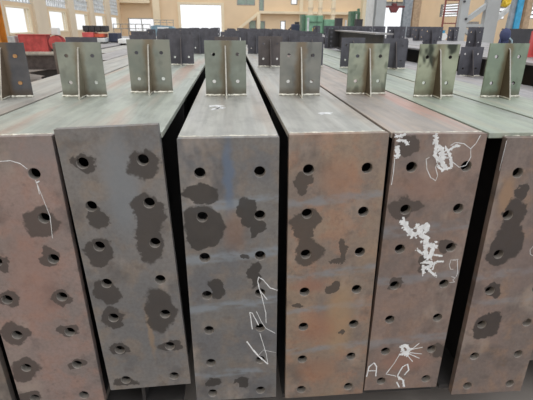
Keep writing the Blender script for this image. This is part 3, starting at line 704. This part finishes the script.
# green presses
Y = 20
def press(px0, px1, py0, y, mat, label, split, heads):
    x0, x1, zt = gbox(px0, px1, py0, y); w = x1 - x0
    r = thing('green_press', label, 'machine', (x0, y, 0))
    MB().box(0, w * split - .03, -.45, .45, .02, zt).build('press_body', mat, r, bevel=.03); MB().box(w * split, w, -.4, .4, .02, zt - .16).build('side_cabinet', mat, r, bevel=.03)
    MB().box(-.02, w + .02, -.5, .5, 0, .02).build('base', M_dark, r)
    MB().box(w * .04, w * .10, -.5, -.455, .4, zt - .1).build('slide_rail', M_lgrey, r); MB().box(-.16, -.005, -.3, .3, 0, zt + .03).build('side_frame', M_dgreen, r)
    m = MB()
    for a in (.36, .58): m.box(w * a - .012, w * a + .012, -.475, -.451, .5, zt - .02)
    m.box(w * .12, w * (split - .05), -.475, -.451, zt - .3, zt - .26); m.build('seam', M_dgreen, r)
    for a, hgt in heads: MB().box(w * a - .05, w * a + .05, -.1, .1, zt - .17, zt + hgt).build('cylinder_head', M_dgreen, r, bevel=.015)
    return r
press(304.5, 335, 15.5, 20, M_green, 'large light green press standing between the far wall pipes', .58, [])
press(353, 371, 12, 22, M_dgreen, 'dark green machine with stubby heads left of the pale column', .66, [(.14, .05), (.3, .16), (.5, .12), (.66, .3), (.85, .1)])
Y = 22; x0, x1, zt = gbox(290, 300, 24, Y)
r = thing('dark_machine', 'small dark machine on a pale base before the far wall left of the green press', 'machine', ((x0 + x1) / 2, Y, 0))
MB().box(-.3, .35, -.25, .25, 0, 1.25).build('pale_base', M_cream, r); MB().box(-.18, .22, -.2, .2, 1.25, zt).build('head', M_darkblue, r, bevel=.05); MB().tube([(-.18, 0, zt - .15), (-.34, 0, zt - .3)], .04, 8).build('arm', M_dark, r); MB().box(0, .2, -.16, .16, zt, zt + .1).build('motor_cap', M_dark, r)
# cream pipes on the far wall
for q, (a, b) in enumerate(((308, 313), (318, 322.5), (331, 335.5))):
    Y = 38; x0, x1, _ = gbox(a, b, 10, Y)
    r = thing('cream_duct', 'cream vertical duct behind the green press, %s of three' % ('left', 'middle', 'right')[q], 'duct', ((x0 + x1) / 2, Y, 0)); rr = (x1 - x0) / 2
    MB().tube([(0, 0, 0), (0, 0, 6)], rr, 14).build('pipe', M_cream, r, smooth=False)
    for z in (2.4, 2.9, 4.4): MB().tube([(0, 0, z), (0, 0, z + .08)], rr + .05, 14).build('flange_ring', M_pil, r)
def column(px0, px1, Y, mat, name, label, zt=6, depth=.3, hs=False):
    x0, x1, _ = gbox(px0, px1, 15, Y); w = (x1 - x0) / 2
    r = thing(name, label, 'column', ((x0 + x1) / 2, Y, 0))
    MB().box(-w, w, -.012, .012, .03, zt).build('front_flange', mat, r); MB().box(-w, w, depth - .012, depth + .012, .03, zt).build('rear_flange', mat, r); MB().box(-.01, .01, .012, depth - .012, .03, zt).build('web', mat, r); MB().box(-w - .06, w + .06, -.07, depth + .07, 0, .03).build('base_plate', M_dark, r)
    return r
column(362, 367.5, 21, M_cream, 'steel_stanchion', 'slim cream column right of the dark green machine')
column(367.5, 375, 19, M_white, 'steel_stanchion', 'white column between the cream one and the grey one')
column(375.5, 385, 18, M_grey, 'steel_stanchion', 'wide pale grey column left of the right bright doorway')
column(403.5, 411.5, 24, M_shut, 'steel_stanchion', 'blue-grey column right of the right bright doorway')
column(413, 420, 30, M_bwood, 'steel_stanchion', 'brown column before the tan wall right of the doorway')
# dark red cross bar between the columns
a = at(384, 6.5, 18.2); b = at(404.5, 6.5, 18.2); mid = at(394, 7, 18.2)
r = thing('crane_crossbar', 'dark red crossbar with centre block across the right doorway', 'crossbar', (mid.x, 18.2, mid.z))
MB().box(a.x - mid.x, b.x - mid.x, -.05, .05, -.03, .05).build('bar', M_dred, r); MB().prism([(-.2, -.03), (-.1, -.22), (.1, -.22), (.2, -.03)], 'y', -.08, .08).build('block', M_dred, r)
m = MB()
for q in (-.1, .1): m.tube([(q, 0, .05), (q, 0, 2.2)], .012, 6)
m.build('hanger_rod', M_dark, r); MB().box(-.09, .09, -.09, .09, .05, .14).build('motor', M_dred, r)
# dark posts left of the cream column, yellow post
for q, (a, b, t_, Y) in enumerate(((335.5, 342, 18.5, 14), (355.5, 362, 19.5, 14))):
    x0, x1, zt = gbox(a, b, t_, Y); r = thing('steel_post', 'dark square post %s' % ('right of the light green press', 'in front of the dark green machine')[q], 'post', ((x0 + x1) / 2, Y, 0)); w = (x1 - x0) / 2
    MB().box(-w, w, -w, w, .015, zt).build('shaft', M_dark, r); MB().box(-w - .05, w + .05, -w - .05, w + .05, 0, .015).build('base_plate', M_dark, r); MB().box(-w - .01, w + .01, -w - .01, w + .01, zt, zt + .012).build('cap', M_far2, r)
x0, x1, zt = gbox(345, 347, 20, 14); r = thing('guide_pole', 'thin white pole between the two dark square posts', 'pole', ((x0 + x1) / 2, 14, 0)); MB().tube([(0, 0, .02), (0, 0, zt)], .03, 8).build('shaft', M_white, r); MB().box(-.08, .08, -.08, .08, 0, .02).build('base_plate', M_dark, r)
x0, x1, zt = gbox(312.5, 315.5, 27.5, 15); r = thing('bollard', 'short yellow bollard in front of the light green press', 'bollard', ((x0 + x1) / 2, 15, 0)); MB().tube([(0, 0, .02), (0, 0, zt - .03), (0, 0, zt)], [.05, .05, .03], 12).build('shaft', M_yellow, r); MB().box(-.1, .1, -.1, .1, 0, .02).build('base_plate', M_dark, r)
# ladder, lattice column, yellow hoist, blue and brown posts
Y = 19; a = at(443, 20, Y); b = at(457, 20, Y)
r = thing('red_ladder', 'tall dark red ladder left of the grey lattice column', 'ladder', ((a.x + b.x) / 2, Y, 0)); w = (b.x - a.x) / 2
for sg in (-1, 1): MB().box(sg * w - .03, sg * w + .03, -.03, .03, 0, 5).build('stile', M_lad, r)
for q in range(10): MB().tube([(-w, 0, .3 + q * .47), (w, 0, .3 + q * .47)], .022, 8).build('rung', M_lad, r)
Y = 16; xl0, xl1, _ = gbox(458, 466, 20, Y); xr0, xr1, _ = gbox(483, 496, 20, Y)
r = thing('lattice_tower', 'big pale grey lattice column with diagonal braces on the right', 'column', ((xl0 + xr1) / 2, Y, 0)); cx = r.location.x
MB().box(xl0 - cx, xl1 - cx, -.1, .1, .03, 6).build('chord', M_grey, r); MB().box(xr0 - cx, xr1 - cx, -.12, .12, .03, 6).build('chord', M_grey, r)
pz = lambda px, py: (at(px, py, Y).x - cx, 0, at(px, py, Y).z)
MB().bar(pz(464, 22), pz(487, 5), .16, .17).build('brace', M_grey, r); MB().bar(pz(458, 25.5), pz(484, 25.5), .15, .1).build('tie', M_grey, r); MB().bar(pz(495, 20), pz(522, -2), .14, .15).build('brace', M_lgrey, r)
MB().bar(pz(484, 47), pz(462, 28), .14, .14).build('brace', M_grey, r)
MB().box(xl0 - cx - .1, xr1 - cx + .1, -.2, .2, 0, .03).build('base_plate', M_dark, r)
m = MB()
for px, py in ((464.5, 19), (463, 1.5), (476, 50)):
    q = pz(px, py); m.tube([(q[0], -.14, q[2]), (q[0], -.1, q[2])], .045, 10)
m.build('bolt', M_dark, r)
Y = 16.5; c = at(507, 4, Y)
r = thing('yellow_hoist', 'yellow hoist hanging beyond the lattice column at the top right', 'hoist', c)
MB().box(-.28, .3, -.15, .15, -.1, .5).build('hoist_body', M_yellow, r, bevel=.04); MB().tube([(-.2, -.17, -.03), (.24, -.17, -.03)], .1, 14).build('drum', M_yellow, r); MB().box(-.1, .1, -.17, -.15, -.2, -.1).build('hook_block', M_yellow, r, bevel=.01); MB().box(-.36, -.28, -.1, .1, .05, .35).build('end_cover', M_dark, r)
MB().tube([(-.15, 0, .5), (-.15, 0, 2.4)], .015, 8).tube([(.2, 0, .5), (.2, 0, 2.4)], .015, 8).build('hanger_rod', M_dark, r)
x0, x1, _ = gbox(515.5, 521, 15, 11); r = thing('blue_post', 'bright blue post with dark side behind the crossways dark beam', 'post', ((x0 + x1) / 2, 11, 0)); w = (x1 - x0) / 2
MB().box(-w, w, -.03, .03, .02, 4).build('blue_face', M_cyan, r); MB().bar((-w - .09, .1, .9), (-w + .03, .1, 3.4), .14, .12).build('dark_side', M_shut, r); MB().box(-w - .12, w + .1, -.15, .2, 0, .02).build('base_plate', M_dark, r)
column(525, 530.5, 15, M_bwood, 'steel_stanchion', 'slim brown column at the right edge beyond the blue post', 5)
